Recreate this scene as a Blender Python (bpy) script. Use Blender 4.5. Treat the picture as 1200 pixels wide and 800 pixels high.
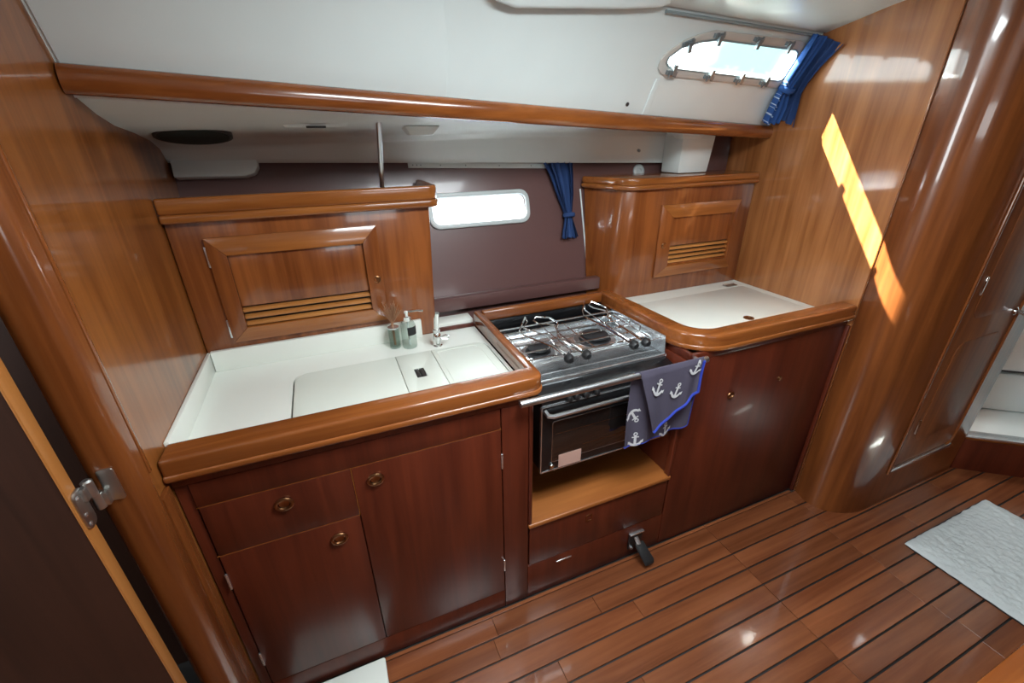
import bpy, bmesh, math, random
from mathutils import Vector, Matrix, noise
random.seed(7)
for o in list(bpy.data.objects): bpy.data.objects.remove(o)
S = bpy.context.scene
COL = S.collection

# ------------------------------------------------------------------ camera, world, light
cam = bpy.data.cameras.new('camera'); cam.sensor_width = 36; cam.lens = 36*509.68/1200; cam.clip_start = .02
camo = bpy.data.objects.new('camera', cam); COL.objects.link(camo)
RW = ((0.921844, -0.173218, 0.346698), (-0.387439, -0.389398, 0.835620), (-0.009741, -0.904635, -0.426075))
camo.matrix_world = Matrix(((RW[0][0], -RW[0][1], -RW[0][2], 0), (RW[1][0], -RW[1][1], -RW[1][2], 0),
                            (RW[2][0], -RW[2][1], -RW[2][2], 1.55), (0, 0, 0, 1)))
S.camera = camo
S.view_settings.view_transform = 'Standard'; S.view_settings.look = 'None'
S.view_settings.gamma = 1; S.view_settings.use_curve_mapping = False
S.view_settings.exposure = 0.66

w = bpy.data.worlds.new('sky'); S.world = w; w.use_nodes = True
nt = w.node_tree; bg = nt.nodes['Background']
tc = nt.nodes.new('ShaderNodeTexCoord'); nz = nt.nodes.new('ShaderNodeTexNoise'); nz.inputs['Scale'].default_value = 3.5; nz.inputs['Detail'].default_value = 3
rp = nt.nodes.new('ShaderNodeValToRGB'); rp.color_ramp.elements[0].position = .42; rp.color_ramp.elements[1].position = .6
rp.color_ramp.elements[0].color = (.06, .102, .11, 1); rp.color_ramp.elements[1].color = (.9, .97, 1, 1)
nt.links.new(tc.outputs['Generated'], nz.inputs['Vector']); nt.links.new(nz.outputs['Fac'], rp.inputs['Fac']); nt.links.new(rp.outputs['Color'], bg.inputs['Color'])
bg.inputs['Strength'].default_value = 10

sun = bpy.data.lights.new('sun', 'SUN'); sun.energy = 65; sun.angle = .012; sun.color = (1, .95, .88)
suno = bpy.data.objects.new('sun', sun); COL.objects.link(suno)
suno.rotation_euler = Vector((1, -1.25, -1.85)).to_track_quat('-Z', 'Y').to_euler(); suno.location = (0, 4, 6)

def area(name, loc, direction, sx, sy, power, color=(1, 1, 1)):
    l = bpy.data.lights.new(name, 'AREA'); l.shape = 'RECTANGLE'; l.size = sx; l.size_y = sy; l.energy = power; l.color = color
    o = bpy.data.objects.new(name, l); COL.objects.link(o); o.location = loc
    o.rotation_euler = Vector(direction).to_track_quat('-Z', 'Y').to_euler()
area('hatch_light', (.6, .42, 1.98), (0, 0, -1), .7, .5, 24, (.88, .97, 1))
area('companionway_light', (-1.785, .30, 1.55), (1, 0, 0), .6, .8, 17, (.90, .97, 1))
area('portlight_light', (.9, -1.87, 1.62), (0, 1, 0), .9, .22, 3, (.90, .97, 1))
area('head_fill_light', (3.05, .98, 1.9), (0, 0, -1), .3, .3, 5, (.93, .98, 1))  # added fill lamp that brightens the white compartment; no opening above it

# ------------------------------------------------------------------ materials
def new_mat(name):
    m = bpy.data.materials.new(name); m.use_nodes = True
    return m, m.node_tree, m.node_tree.nodes['Principled BSDF']

def plain(name, col, rough=.4, metal=0, bump=0, bscale=200, coat=0, var=0):
    m, t, b = new_mat(name)
    b.inputs['Roughness'].default_value = rough; b.inputs['Metallic'].default_value = metal
    b.inputs['Coat Weight'].default_value = coat; b.inputs['Coat Roughness'].default_value = .08
    tc = t.nodes.new('ShaderNodeTexCoord'); n = t.nodes.new('ShaderNodeTexNoise'); n.inputs['Scale'].default_value = 9
    t.links.new(tc.outputs['Object'], n.inputs['Vector'])
    mx = t.nodes.new('ShaderNodeMix'); mx.data_type = 'RGBA'
    v = var or .05
    mx.inputs[6].default_value = (*[c*(1-v) for c in col], 1); mx.inputs[7].default_value = (*[min(1, c*(1+v)) for c in col], 1)
    t.links.new(n.outputs['Fac'], mx.inputs[0]); t.links.new(mx.outputs[2], b.inputs['Base Color'])
    if bump:
        n2 = t.nodes.new('ShaderNodeTexNoise'); n2.inputs['Scale'].default_value = bscale
        bp = t.nodes.new('ShaderNodeBump'); bp.inputs['Strength'].default_value = bump; bp.inputs['Distance'].default_value = .002
        t.links.new(tc.outputs['Object'], n2.inputs['Vector']); t.links.new(n2.outputs['Fac'], bp.inputs['Height']); t.links.new(bp.outputs['Normal'], b.inputs['Normal'])
    return m

def wood(name, c1, c2, axis='z', rough=.24, coat=.35, scale=1.0, piece=0.0, bump=.04):
    m, t, b = new_mat(name)
    L = t.links.new
    tc = t.nodes.new('ShaderNodeTexCoord'); mp = t.nodes.new('ShaderNodeMapping')
    across, along = 34*scale, 1.6*scale
    sc = {'x': (along, across, across), 'y': (across, along, across), 'z': (across, across, along)}[axis]
    mp.inputs['Scale'].default_value = sc
    oi = t.nodes.new('ShaderNodeObjectInfo')
    vm = t.nodes.new('ShaderNodeVectorMath'); vm.operation = 'MULTIPLY_ADD'
    vm.inputs[1].default_value = (1, 1, 1)
    L(tc.outputs['Object'], vm.inputs[0]); L(oi.outputs['Random'], vm.inputs[2])
    L(vm.outputs[0], mp.inputs['Vector'])
    n = t.nodes.new('ShaderNodeTexNoise'); n.inputs['Scale'].default_value = 1; n.inputs['Detail'].default_value = 6; n.inputs['Roughness'].default_value = .62; n.inputs['Distortion'].default_value = .5
    L(mp.outputs[0], n.inputs['Vector'])
    n3 = t.nodes.new('ShaderNodeTexNoise'); n3.inputs['Scale'].default_value = 6; n3.inputs['Detail'].default_value = 3
    mp3 = t.nodes.new('ShaderNodeMapping'); mp3.inputs['Scale'].default_value = tuple(.25 if abs(s-along) < 1e-6 else 1.3 for s in sc)
    L(vm.outputs[0], mp3.inputs['Vector']); L(mp3.outputs[0], n3.inputs['Vector'])
    ad = t.nodes.new('ShaderNodeMath'); ad.operation = 'MULTIPLY_ADD'; ad.inputs[1].default_value = .55
    hf = t.nodes.new('ShaderNodeMath'); hf.operation = 'MULTIPLY'; hf.inputs[1].default_value = .5
    L(n3.outputs['Fac'], hf.inputs[0]); L(n.outputs['Fac'], ad.inputs[0]); L(hf.outputs[0], ad.inputs[2])
    r = t.nodes.new('ShaderNodeValToRGB'); r.color_ramp.elements[0].position = .40; r.color_ramp.elements[1].position = .64
    r.color_ramp.elements[0].color = (*c1, 1); r.color_ramp.elements[1].color = (*c2, 1)
    L(ad.outputs[0], r.inputs['Fac'])
    out = r.outputs['Color']
    if piece:
        hs = t.nodes.new('ShaderNodeHueSaturation')
        mr = t.nodes.new('ShaderNodeMapRange'); mr.inputs[3].default_value = 1-piece; mr.inputs[4].default_value = 1+piece
        L(oi.outputs['Random'], mr.inputs[0]); L(mr.outputs[0], hs.inputs['Value']); L(out, hs.inputs['Color']); out = hs.outputs['Color']
    L(out, b.inputs['Base Color'])
    b.inputs['Roughness'].default_value = rough; b.inputs['Coat Weight'].default_value = coat; b.inputs['Coat Roughness'].default_value = .06
    bp = t.nodes.new('ShaderNodeBump'); bp.inputs['Strength'].default_value = bump; bp.inputs['Distance'].default_value = .001
    L(n.outputs['Fac'], bp.inputs['Height']); L(bp.outputs['Normal'], b.inputs['Normal'])
    return m

WA, WB = (.22, .072, .018), (.42, .165, .055)
M = {}
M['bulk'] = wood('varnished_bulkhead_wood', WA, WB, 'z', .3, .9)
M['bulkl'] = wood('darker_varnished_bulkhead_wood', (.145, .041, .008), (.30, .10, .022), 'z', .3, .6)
M['corner'] = wood('varnished_corner_wood', (.115, .030, .008), (.235, .070, .017), 'z', .28, .8)
M['slat'] = wood('pale_slat_wood', (.36, .13, .03), (.52, .22, .06), 'x', .3, .3)
M['panelwood'] = wood('satin_panel_wood', (.15, .042, .010), (.28, .088, .021), 'z', .45, .1)
M['lock'] = wood('varnished_locker_wood', (.145, .037, .009), (.29, .086, .021), 'z', .24, .4)
M['lockx'] = wood('varnished_locker_wood_horizontal', (.22, .064, .013), (.38, .13, .03), 'x', .22, .45)
M['trimx'] = wood('varnished_trim_wood', (.17, .046, .010), (.30, .092, .021), 'x', .2, .5)
M['trimy'] = wood('varnished_trim_wood_fore_aft', (.17, .046, .010), (.30, .092, .021), 'y', .2, .5)
M['trimz'] = wood('varnished_post_wood', (.13, .034, .008), (.24, .070, .016), 'z', .25, .4)
M['cab'] = wood('shade_toned_red_cabinet_wood', (.066, .0108, .0046), (.122, .022, .0085), 'z', .36, .1)  # same wood as the bulkheads, darkened and reddened to carry shade
M['shelf'] = wood('bare_shelf_wood', (.27, .082, .017), (.39, .13, .03), 'x', .4, .1)
M['plank'] = wood('teak_plank_wood', (.145, .041, .015), (.27, .088, .033), 'x', .26, .3, .8, .16, .08)
M['doorwood'] = wood('shade_darkened_door_wood', (.03, .011, .006), (.05, .018, .010), 'z', .5, 0)  # the door's shade is put into a darker wood colour
M['dooredge'] = wood('light_door_edge_wood', (.40, .15, .035), (.52, .21, .06), 'z', .4, .1)
M['caulk'] = plain('black_deck_caulk', (.012, .01, .009), .6)
M['vinyl'] = plain('plum_brown_hull_lining', (.12, .058, .054), .3, 0, .03, 400, .25)
M['white'] = plain('white_headliner', (.70, .765, .755), .38, 0, .02, 60, .1, .03)
M['counter'] = plain('white_laminate', (.80, .82, .76), .28, 0, 0, 0, .2, .02)
M['lid'] = plain('cream_moulded_plastic', (.70, .73, .66), .35, 0, .01, 90, .1, .03)
M['seamgap'] = plain('dark_green_seam', (.10, .12, .10), .5)
M['steel'] = plain('polished_steel', (.80, .83, .85), .26, .92)
M['brushed'] = plain('brushed_steel', (.62, .65, .68), .3, 1)
M['chrome'] = plain('chrome', (.85, .86, .86), .08, 1)
M['brass'] = plain('worn_bronze', (.33, .17, .08), .3, 1)
M['black'] = plain('black_enamel', (.008, .008, .009), .25)
M['blackplastic'] = plain('black_plastic', (.015, .015, .016), .35)
M['ovenglass'] = plain('smoked_oven_glass', (.012, .009, .008), .06, 0, 0, 0, 1)
M['copper'] = plain('pale_pink_sticker', (.55, .34, .28), .4)
M['castiron'] = plain('burner_iron', (.02, .02, .022), .45)
M['gasket'] = plain('grey_window_gasket', (.25, .30, .31), .4)
M['winframe'] = plain('beige_window_frame', (.55, .52, .48), .4)
M['wframe'] = plain('pale_grey_portlight_frame', (.48, .52, .52), .35)
M['latch'] = plain('grey_latch', (.22, .26, .28), .3, .5)
M['towel'] = plain('slate_purple_towel', (.075, .065, .10), .9, 0, .5, 700, 0, .12)
M['hem'] = plain('cobalt_hem', (.02, .04, .32), .8)
M['print'] = plain('white_print', (.62, .62, .64), .85)
M['denim'] = plain('navy_curtain_cloth', (.018, .05, .16), .9, 0, .5, 500, 0, .25)
M['rug'] = plain('white_bath_mat_pile', (.62, .66, .66), .95, 0, .8, 160, 0, .08)
M['rugback'] = plain('dark_mat_backing', (.03, .02, .02), .9)
M['speaker'] = plain('black_speaker_cloth', (.012, .02, .016), .7, 0, .3, 900)
M['pump'] = plain('black_rubber', (.014, .014, .015), .6)
M['pewter'] = plain('dull_hinge_metal', (.58, .58, .56), .35, 1, .1, 120)
M['twig'] = plain('dry_brown_bristle', (.34, .17, .09), .8)
def clear(name, col=(.95, .98, .97), rough=.03):
    m, t, b = new_mat(name)
    g = t.nodes.new('ShaderNodeBsdfGlossy'); g.inputs['Roughness'].default_value = rough
    tr = t.nodes.new('ShaderNodeBsdfTransparent'); tr.inputs['Color'].default_value = (*col, 1)
    f = t.nodes.new('ShaderNodeLayerWeight'); f.inputs['Blend'].default_value = .2; mx = t.nodes.new('ShaderNodeMixShader')
    ml = t.nodes.new('ShaderNodeMath'); ml.operation = 'MULTIPLY'; ml.inputs[1].default_value = .3
    t.links.new(f.outputs['Facing'], ml.inputs[0]); t.links.new(ml.outputs[0], mx.inputs[0]); t.links.new(tr.outputs[0], mx.inputs[1]); t.links.new(g.outputs[0], mx.inputs[2])
    t.links.new(mx.outputs[0], t.nodes['Material Output'].inputs['Surface']); t.nodes.remove(b)
    return m
M['pane'] = clear('clear_acrylic_pane')
M['bottle'] = clear('clear_bottle_plastic', (.80, .84, .82))
def frosted(name):
    m, t, b = new_mat(name)
    tl = t.nodes.new('ShaderNodeBsdfTranslucent'); tl.inputs['Color'].default_value = (.95, .98, 1, 1)
    g = t.nodes.new('ShaderNodeBsdfGlossy'); g.inputs['Roughness'].default_value = .2
    mx = t.nodes.new('ShaderNodeMixShader'); mx.inputs[0].default_value = .06
    t.links.new(tl.outputs[0], mx.inputs[1]); t.links.new(g.outputs[0], mx.inputs[2])
    t.links.new(mx.outputs[0], t.nodes['Material Output'].inputs['Surface']); t.nodes.remove(b)
    return m
M['frost'] = frosted('frosted_white_pane')
def striped():
    m, t, b = new_mat('blue_striped_curtain_cloth')
    uv = t.nodes.new('ShaderNodeTexCoord'); wv = t.nodes.new('ShaderNodeTexWave'); wv.bands_direction = 'Y'; wv.inputs['Scale'].default_value = 5; wv.inputs['Distortion'].default_value = .4
    r = t.nodes.new('ShaderNodeValToRGB'); r.color_ramp.elements[0].position = .9; r.color_ramp.elements[1].position = .96
    r.color_ramp.elements[0].color = (.02, .085, .30, 1); r.color_ramp.elements[1].color = (.5, .6, .75, 1)
    t.links.new(uv.outputs['UV'], wv.inputs['Vector']); sx = t.nodes.new('ShaderNodeSeparateXYZ'); t.links.new(uv.outputs['UV'], sx.inputs[0])
    g1 = t.nodes.new('ShaderNodeMath'); g1.operation = 'LESS_THAN'; g1.inputs[1].default_value = .42; t.links.new(sx.outputs[0], g1.inputs[0])
    g2 = t.nodes.new('ShaderNodeMath'); g2.operation = 'GREATER_THAN'; g2.inputs[1].default_value = .45; t.links.new(sx.outputs[1], g2.inputs[0])
    g3 = t.nodes.new('ShaderNodeMath'); g3.operation = 'MULTIPLY'; t.links.new(g1.outputs[0], g3.inputs[0]); t.links.new(g2.outputs[0], g3.inputs[1])
    g4 = t.nodes.new('ShaderNodeMath'); g4.operation = 'MULTIPLY'; t.links.new(g3.outputs[0], g4.inputs[0]); t.links.new(wv.outputs['Fac'], g4.inputs[1]); t.links.new(g4.outputs[0], r.inputs['Fac']); t.links.new(r.outputs[0], b.inputs['Base Color'])
    b.inputs['Roughness'].default_value = .85
    return m
M['stripe'] = striped()

# ------------------------------------------------------------------ helpers
ORG = {}
def thing(name, label, cat, loc, group=None):
    o = bpy.data.objects.new(name, None); COL.objects.link(o); o.location = loc; o.empty_display_size = .05
    o['label'] = label; o['category'] = cat
    if group: o['group'] = group
    ORG[o] = Vector(loc); return o

def tag(o, label, cat, group=None, kind=None):
    o['label'] = label; o['category'] = cat
    if group: o['group'] = group
    if kind: o['kind'] = kind
    return o

def fin(bm, name, mat, parent=None, bevel=0, seg=2, smooth=True, ang=.6):
    bmesh.ops.remove_doubles(bm, verts=bm.verts, dist=1e-6)
    bmesh.ops.recalc_face_normals(bm, faces=bm.faces)
    if bevel:
        es = [e for e in bm.edges if len(e.link_faces) == 2 and e.calc_face_angle(0) > .7]
        bmesh.ops.bevel(bm, geom=es, offset=bevel, segments=seg, affect='EDGES', profile=.5, clamp_overlap=True)
    if smooth:
        for f in bm.faces: f.smooth = True
        for e in bm.edges:
            if len(e.link_faces) == 2 and e.calc_face_angle(0) > ang: e.smooth = False
    if parent is not None: org = ORG[parent]
    else:
        xs = [v.co for v in bm.verts]
        org = Vector(((min(v.x for v in xs)+max(v.x for v in xs))/2, (min(v.y for v in xs)+max(v.y for v in xs))/2, min(v.z for v in xs)))
    bmesh.ops.translate(bm, verts=bm.verts, vec=-org)
    me = bpy.data.meshes.new(name); bm.to_mesh(me); bm.free()
    me.materials.append(M[mat] if isinstance(mat, str) else mat)
    o = bpy.data.objects.new(name, me); COL.objects.link(o)
    ORG[o] = org
    if parent is not None: o.parent = parent
    else: o.location = org
    return o

def abox(bm, x0, x1, y0, y1, z0, z1):
    v = [bm.verts.new((x, y, z)) for x in (x0, x1) for y in (y0, y1) for z in (z0, z1)]
    for f in ((0, 1, 3, 2), (4, 6, 7, 5), (0, 4, 5, 1), (2, 3, 7, 6), (0, 2, 6, 4), (1, 5, 7, 3)):
        bm.faces.new([v[i] for i in f])
def box(name, x0, x1, y0, y1, z0, z1, mat, parent=None, bevel=.002, seg=2):
    bm = bmesh.new(); abox(bm, x0, x1, y0, y1, z0, z1)
    return fin(bm, name, mat, parent, bevel, seg)

def aplate(bm, outer, holes, fn, t0, t1):
    """flat outline (with holes) given thickness t0..t1, laid out by fn(u, v, depth)"""
    b2 = bmesh.new(); loops = []
    for pts in [outer]+list(holes):
        vs = [b2.verts.new((p[0], p[1], 0)) for p in pts]
        loops.append(vs)
        for i in range(len(vs)): b2.edges.new((vs[i], vs[(i+1) % len(vs)]))
    if holes: bmesh.ops.triangle_fill(b2, use_beauty=True, use_dissolve=False, edges=b2.edges[:])
    else: b2.faces.new(loops[0])
    idx = {}
    for i, v in enumerate(b2.verts): idx[v] = (bm.verts.new(fn(v.co.x, v.co.y, t0)), bm.verts.new(fn(v.co.x, v.co.y, t1)))
    for f in b2.faces:
        bm.faces.new([idx[v][0] for v in f.verts]); bm.faces.new([idx[v][1] for v in reversed(f.verts)])
    for vs in loops:
        for i in range(len(vs)):
            a, c = idx[vs[i]], idx[vs[(i+1) % len(vs)]]
            bm.faces.new((a[0], c[0], c[1], a[1]))
    b2.free()
def plate(name, outer, holes, fn, t0, t1, mat, parent=None, bevel=0, seg=2):
    bm = bmesh.new(); aplate(bm, outer, holes, fn, t0, t1); return fin(bm, name, mat, parent, bevel, seg)
XY = lambda u, v, d: (u, v, d)
XZ = lambda u, v, d: (u, d, v)
YZ = lambda u, v, d: (d, u, v)

def arc(cx, cy, r, a0, a1, n=6):
    return [(cx+r*math.cos(math.radians(a0+(a1-a0)*i/n)), cy+r*math.sin(math.radians(a0+(a1-a0)*i/n))) for i in range(n+1)]
def rrect(x0, x1, y0, y1, r, n=4):
    return arc(x1-r, y1-r, r, 0, 90, n)+arc(x0+r, y1-r, r, 90, 180, n)+arc(x0+r, y0+r, r, 180, 270, n)+arc(x1-r, y0+r, r, 270, 360, n)

def atube(bm, path, r, n=8, closed=False, cap=True, rz=None):
    P = [Vector(p) for p in path]; rings = []
    N = len(P); up = None
    for i, p in enumerate(P):
        a = P[(i-1) % N] if (closed or i > 0) else p; c = P[(i+1) % N] if (closed or i < N-1) else p
        t = (c-a).normalized()
        if up is None:
            up = Vector((0, 0, 1)) if abs(t.z) < .9 else Vector((1, 0, 0))
        s = t.cross(up).normalized(); up2 = s.cross(t).normalized(); up = up2
        rr = r[i] if isinstance(r, (list, tuple)) else r
        r2 = rz if rz else rr
        rings.append([bm.verts.new(p+s*rr*math.cos(2*math.pi*k/n)+up2*r2*math.sin(2*math.pi*k/n)) for k in range(n)])
    m = N if closed else N-1
    for i in range(m):
        A, B = rings[i], rings[(i+1) % N]
        for k in range(n): bm.faces.new((A[k], A[(k+1) % n], B[(k+1) % n], B[k]))
    if cap and not closed: bm.faces.new(rings[0]); bm.faces.new(list(reversed(rings[-1])))
def tube(name, path, r, mat, parent=None, n=8, closed=False, rz=None):
    bm = bmesh.new(); atube(bm, path, r, n, closed, True, rz); return fin(bm, name, mat, parent)
def alathe(bm, prof, c, axis=(0, 0, 1), n=16):
    """prof: (radius, height) along axis from c"""
    q = Vector((0, 0, 1)).rotation_difference(Vector(axis).normalized()); c = Vector(c); rings = []
    for r, h in prof:
        if r < 1e-6: rings.append([bm.verts.new(c+q @ Vector((0, 0, h)))])
        else: rings.append([bm.verts.new(c+q @ Vector((r*math.cos(2*math.pi*k/n), r*math.sin(2*math.pi*k/n), h))) for k in range(n)])
    for A, B in zip(rings, rings[1:]):
        for k in range(n):
            a, a2, b, b2 = A[k % len(A)], A[(k+1) % len(A)], B[k % len(B)], B[(k+1) % len(B)]
            vs = []
            for v in (a, a2, b2, b):
                if v not in vs: vs.append(v)
            if len(vs) > 2: bm.faces.new(vs)
    if len(rings[0]) > 1: bm.faces.new(rings[0])
    if len(rings[-1]) > 1: bm.faces.new(rings[-1])
def lathe(name, prof, c, mat, parent=None, axis=(0, 0, 1), n=16):
    bm = bmesh.new(); alathe(bm, prof, c, axis, n); return fin(bm, name, mat, parent)
def loft(name, rings, mat, parent=None, bevel=0, cap=True):
    bm = bmesh.new(); R = [[bm.verts.new(p) for p in r] for r in rings]; n = len(R[0])
    for A, B in zip(R, R[1:]):
        for k in range(n): bm.faces.new((A[k], A[(k+1) % n], B[(k+1) % n], B[k]))
    if cap: bm.faces.new(R[0]); bm.faces.new(R[-1])
    return fin(bm, name, mat, parent, bevel)
def grid(name, fn, nu, nv, mat, parent=None, thick=0, uv=False):
    bm = bmesh.new(); V = [[bm.verts.new(fn(i/nu, j/nv)) for j in range(nv+1)] for i in range(nu+1)]
    lay = bm.loops.layers.uv.new('UVMap') if uv else None
    for i in range(nu):
        for j in range(nv):
            f = bm.faces.new((V[i][j], V[i+1][j], V[i+1][j+1], V[i][j+1]))
            if uv:
                for l, (a, b) in zip(f.loops, ((i, j), (i+1, j), (i+1, j+1), (i, j+1))): l[lay].uv = (a/nu, b/nv)
    if thick:
        bmesh.ops.recalc_face_normals(bm, faces=bm.faces)
        bmesh.ops.solidify(bm, geom=bm.faces[:], thickness=thick)
    return fin(bm, name, mat, parent, ang=1.2)

# surfaces of the hull
def Sy(x, z): return 1.225+.1097*(x+.415)-.466*(z-1.66)          # coach-roof side
SN = Vector((.1097, -1, -.466)).normalized()
def SP(x, z, d=0): return Vector((x, Sy(x, z), z))+SN*d           # d > 0 towards the cabin
def Hy(z): return 1.75+.27*(z-1.41)                               # hull lining
HN = Vector((0, -1, .27)).normalized()
def HP(x, z, d=0): return Vector((x, Hy(z), z))+HN*d
FY = .96           # plane of the cabinet fronts
ZT, ZF = .885, .945  # worktop surface, fiddle top

# ------------------------------------------------------------------ the room
def struct(o, label, cat): return tag(o, label, cat, kind='structure')
floor = struct(box('floor', -1.85, 3.7, -1.95, 1.7, -.06, -.006, 'caulk', None, 0), 'teak strip floor of the cabin with black caulking lines', 'floor')
plank_mesh = {}
def plank(x0, x1, yc, wdt):
    L = round(x1-x0-(.0022 if min(abs(x0-1.295), abs(x1-1.295)) < .01 else .0008), 4); key = (L, wdt)
    if key not in plank_mesh:
        bm = bmesh.new(); abox(bm, -L/2, L/2, -wdt/2, wdt/2, 0, .006)
        es = [e for e in bm.edges if all(v.co.z > .005 for v in e.verts)]
        bmesh.ops.bevel(bm, geom=es, offset=.0008, segments=1, affect='EDGES')
        me = bpy.data.meshes.new('plank'); bm.to_mesh(me); bm.free(); me.materials.append(M['plank']); plank_mesh[key] = me
    o = bpy.data.objects.new('plank', plank_mesh[key]); COL.objects.link(o); o.parent = floor
    o.location = Vector(((x0+x1)/2, yc, -.006))-ORG[floor]
PITCH = .0723
cuts = {0: (.30,), 1: (.28, .67), 2: (.1, .8), 3: (.45,)}
rights = {0: (1.80, 2.4), 1: (1.785, 2.15), 2: (1.77, 2.5), 3: (1.79, 2.25)}
yc = .956
plank(-.45, 1.295, .949, .012); plank(1.295, 1.83, .949, .012)
for k in range(38):
    y1 = .9395-k*PITCH; y0 = y1-PITCH+.006
    xs = [-1.8, -.6]+list(cuts[k % 4])+[1.295]+list(rights[(k*3+1) % 4])+[3.6]
    if k > 17: xs = [-1.8, -.4, 1.295, 2.4, 3.6]
    for a, b in zip(xs, xs[1:]): plank(a, b, (y0+y1)/2, PITCH-.006)

# left bulkhead with its nosing
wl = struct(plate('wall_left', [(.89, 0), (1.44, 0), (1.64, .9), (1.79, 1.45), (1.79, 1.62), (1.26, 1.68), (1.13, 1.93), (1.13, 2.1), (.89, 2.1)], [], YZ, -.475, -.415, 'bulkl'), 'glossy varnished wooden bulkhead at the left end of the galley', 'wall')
nose = arc(-.452, .858, .022, 180, 270, 5)+arc(-.43, .862, .026, 290, 360, 5)
plate('edge_trim', [(-.475, .895)]+nose+[(-.404, .885), (-.412, .895)], [], XY, 0, 2.05, 'trimz', wl, .0015)
box('edge_bead', -.4165, -.408, .90, .912, .95, 2.05, 'trimz', wl, .003)
plate('lower_facing', [(-.4152, .896), (-.405, .896), (-.405, .938), (-.4152, .938)], [], XY, 0, .884, 'trimz', wl, .001)
# right bulkhead and rounded corner
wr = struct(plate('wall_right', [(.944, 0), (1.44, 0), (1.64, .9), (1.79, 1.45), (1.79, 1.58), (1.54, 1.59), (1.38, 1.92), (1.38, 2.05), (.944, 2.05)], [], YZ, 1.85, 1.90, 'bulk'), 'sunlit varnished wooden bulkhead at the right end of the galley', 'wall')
box('seam_strip', 1.8475, 1.8505, .941, .945, 0, 2.0, 'trimz', wr, .0008)
ctr = [(1.852, .940), (1.843, .912), (1.835, .885), (1.834, .862), (1.839, .838), (1.851, .815), (1.870, .793), (1.895, .774), (1.925, .758), (1.96, .745), (1.998, .737), (2.04, .735)]
col_poly = ctr+[(2.085, .735), (2.085, .765), (1.95, .80), (1.90, .85), (1.885, .940)]
wc = struct(plate('wall_corner', col_poly, [], XY, 0, 2.05, 'corner', None, 0), 'rounded varnished wooden corner column beside the icebox counter', 'wall')
wfr = struct(plate('wall_forward', [(2.085, 0), (2.70, 0), (2.70, 2.05), (2.085, 2.05)], [rrect(2.105, 2.575, .205, 1.86, .05)], XZ, .735, .765, 'corner', None, 0), 'varnished wooden wall around the narrow locker door', 'wall')
box('edge_bead', 2.078, 2.092, .726, .735, .19, 1.9, 'trimz', wfr, .004)

# narrow door in that wall
d2 = struct(plate('door_2', rrect(2.108, 2.572, .208, 1.857, .048), [], XZ, .742, .76, 'panelwood', None, .003), 'narrow varnished wooden locker door beside the rounded column', 'door')
plate('raised_panel', rrect(2.20, 2.53, .32, .80, .05, 6), [], XZ, .7395, .7421, 'panelwood', d2, .0022, 3)
plate('raised_panel', rrect(2.20, 2.53, .90, 1.75, .05, 6), [], XZ, .7395, .7421, 'panelwood', d2, .0022, 3)
for z in (.415, 1.04): box('hinge', 2.166, 2.178, .734, .7421, z-.035, z+.035, 'chrome', d2, .002)
box('gap_highlight_strip', 2.112, 2.568, .732, .7421, .19, .2065, 'steel', d2, .001)  # bright strip standing in for the highlight along the door's bottom gap
bm = bmesh.new(); alathe(bm, [(.018, 0), (.018, .006), (.009, .012), (.009, .03), (.014, .036), (.013, .05), (0, .054)], (2.535, .742, .885), (0, -1, 0)); fin(bm, 'door_knob', 'chrome', d2)

# angled bulkhead with the opening to the white compartment
HU = Vector((.786, -.618, 0)); HNn = Vector((.618, .786, 0)); HA = Vector((2.70, .757, 0))
def HD(s, z, n=0): return HA+HU*s+HNn*n+Vector((0, 0, z))
op = rrect(.012, .62, .195, 1.80, .03)
wh = struct(plate('wall_head', [(-.05, 0), (1.45, 0), (1.45, 2.05), (-.05, 2.05)], [op], HD, 0, .035, 'cab', None, 0), 'angled wooden bulkhead with an opening to the white compartment', 'wall')
bm = bmesh.new(); aplate(bm, rrect(.0, .632, .183, 1.812, .034), [rrect(.016, .616, .199, 1.796, .03)], HD, -.008, .04); fin(bm, 'frame_moulding', 'trimz', wh, .003)
plate('sill_strip', [(.014, .196), (.618, .196), (.618, .206), (.014, .206)], [], HD, -.012, .042, 'steel', wh, .001)
tn = thing('toilet_compartment', 'white moulded compartment seen through the right-hand opening', 'compartment', HD(.3, 0, .5)); tn['kind'] = 'structure'
def hbox(name, s0, s1, n0, n1, z0, z1, mat, parent, bevel=.004):
    return plate(name, [(s0, z0), (s1, z0), (s1, z1), (s0, z1)], [], HD, n0, n1, mat, parent, bevel)
hbox('compartment_floor', -.25, .9, .04, .95, .12, .17, 'white', tn); hbox('compartment_wall', -.25, .9, .95, .98, .12, 1.95, 'white', tn)
hbox('compartment_wall', -.28, -.25, .04, .98, .12, 1.95, 'white', tn); hbox('compartment_wall', .9, .93, .04, .98, .12, 1.95, 'white', tn); hbox('compartment_ceiling', -.28, .93, .036, .98, 1.95, 1.98, 'white', tn)
bt = thing('wash_cabinet', 'white moulded wash cabinet inside the small compartment', 'cabinet', HD(.2, .171, .55))
hbox('base', -.2, .55, .34, .94, .171, .40, 'white', bt, .03); hbox('toe_gap', -.19, .54, .36, .93, .40, .425, 'blackplastic', bt); hbox('upper_body', -.2, .55, .30, .94, .425, .72, 'white', bt, .03)
hbox('countertop', -.22, .57, .28, .945, .72, .75, 'counter', bt, .01)
tube('towel_hook', [HD(.05, .83, .10), HD(.05, .85, .07), HD(.05, .80, .05)], .006, 'chrome', bt)

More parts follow.
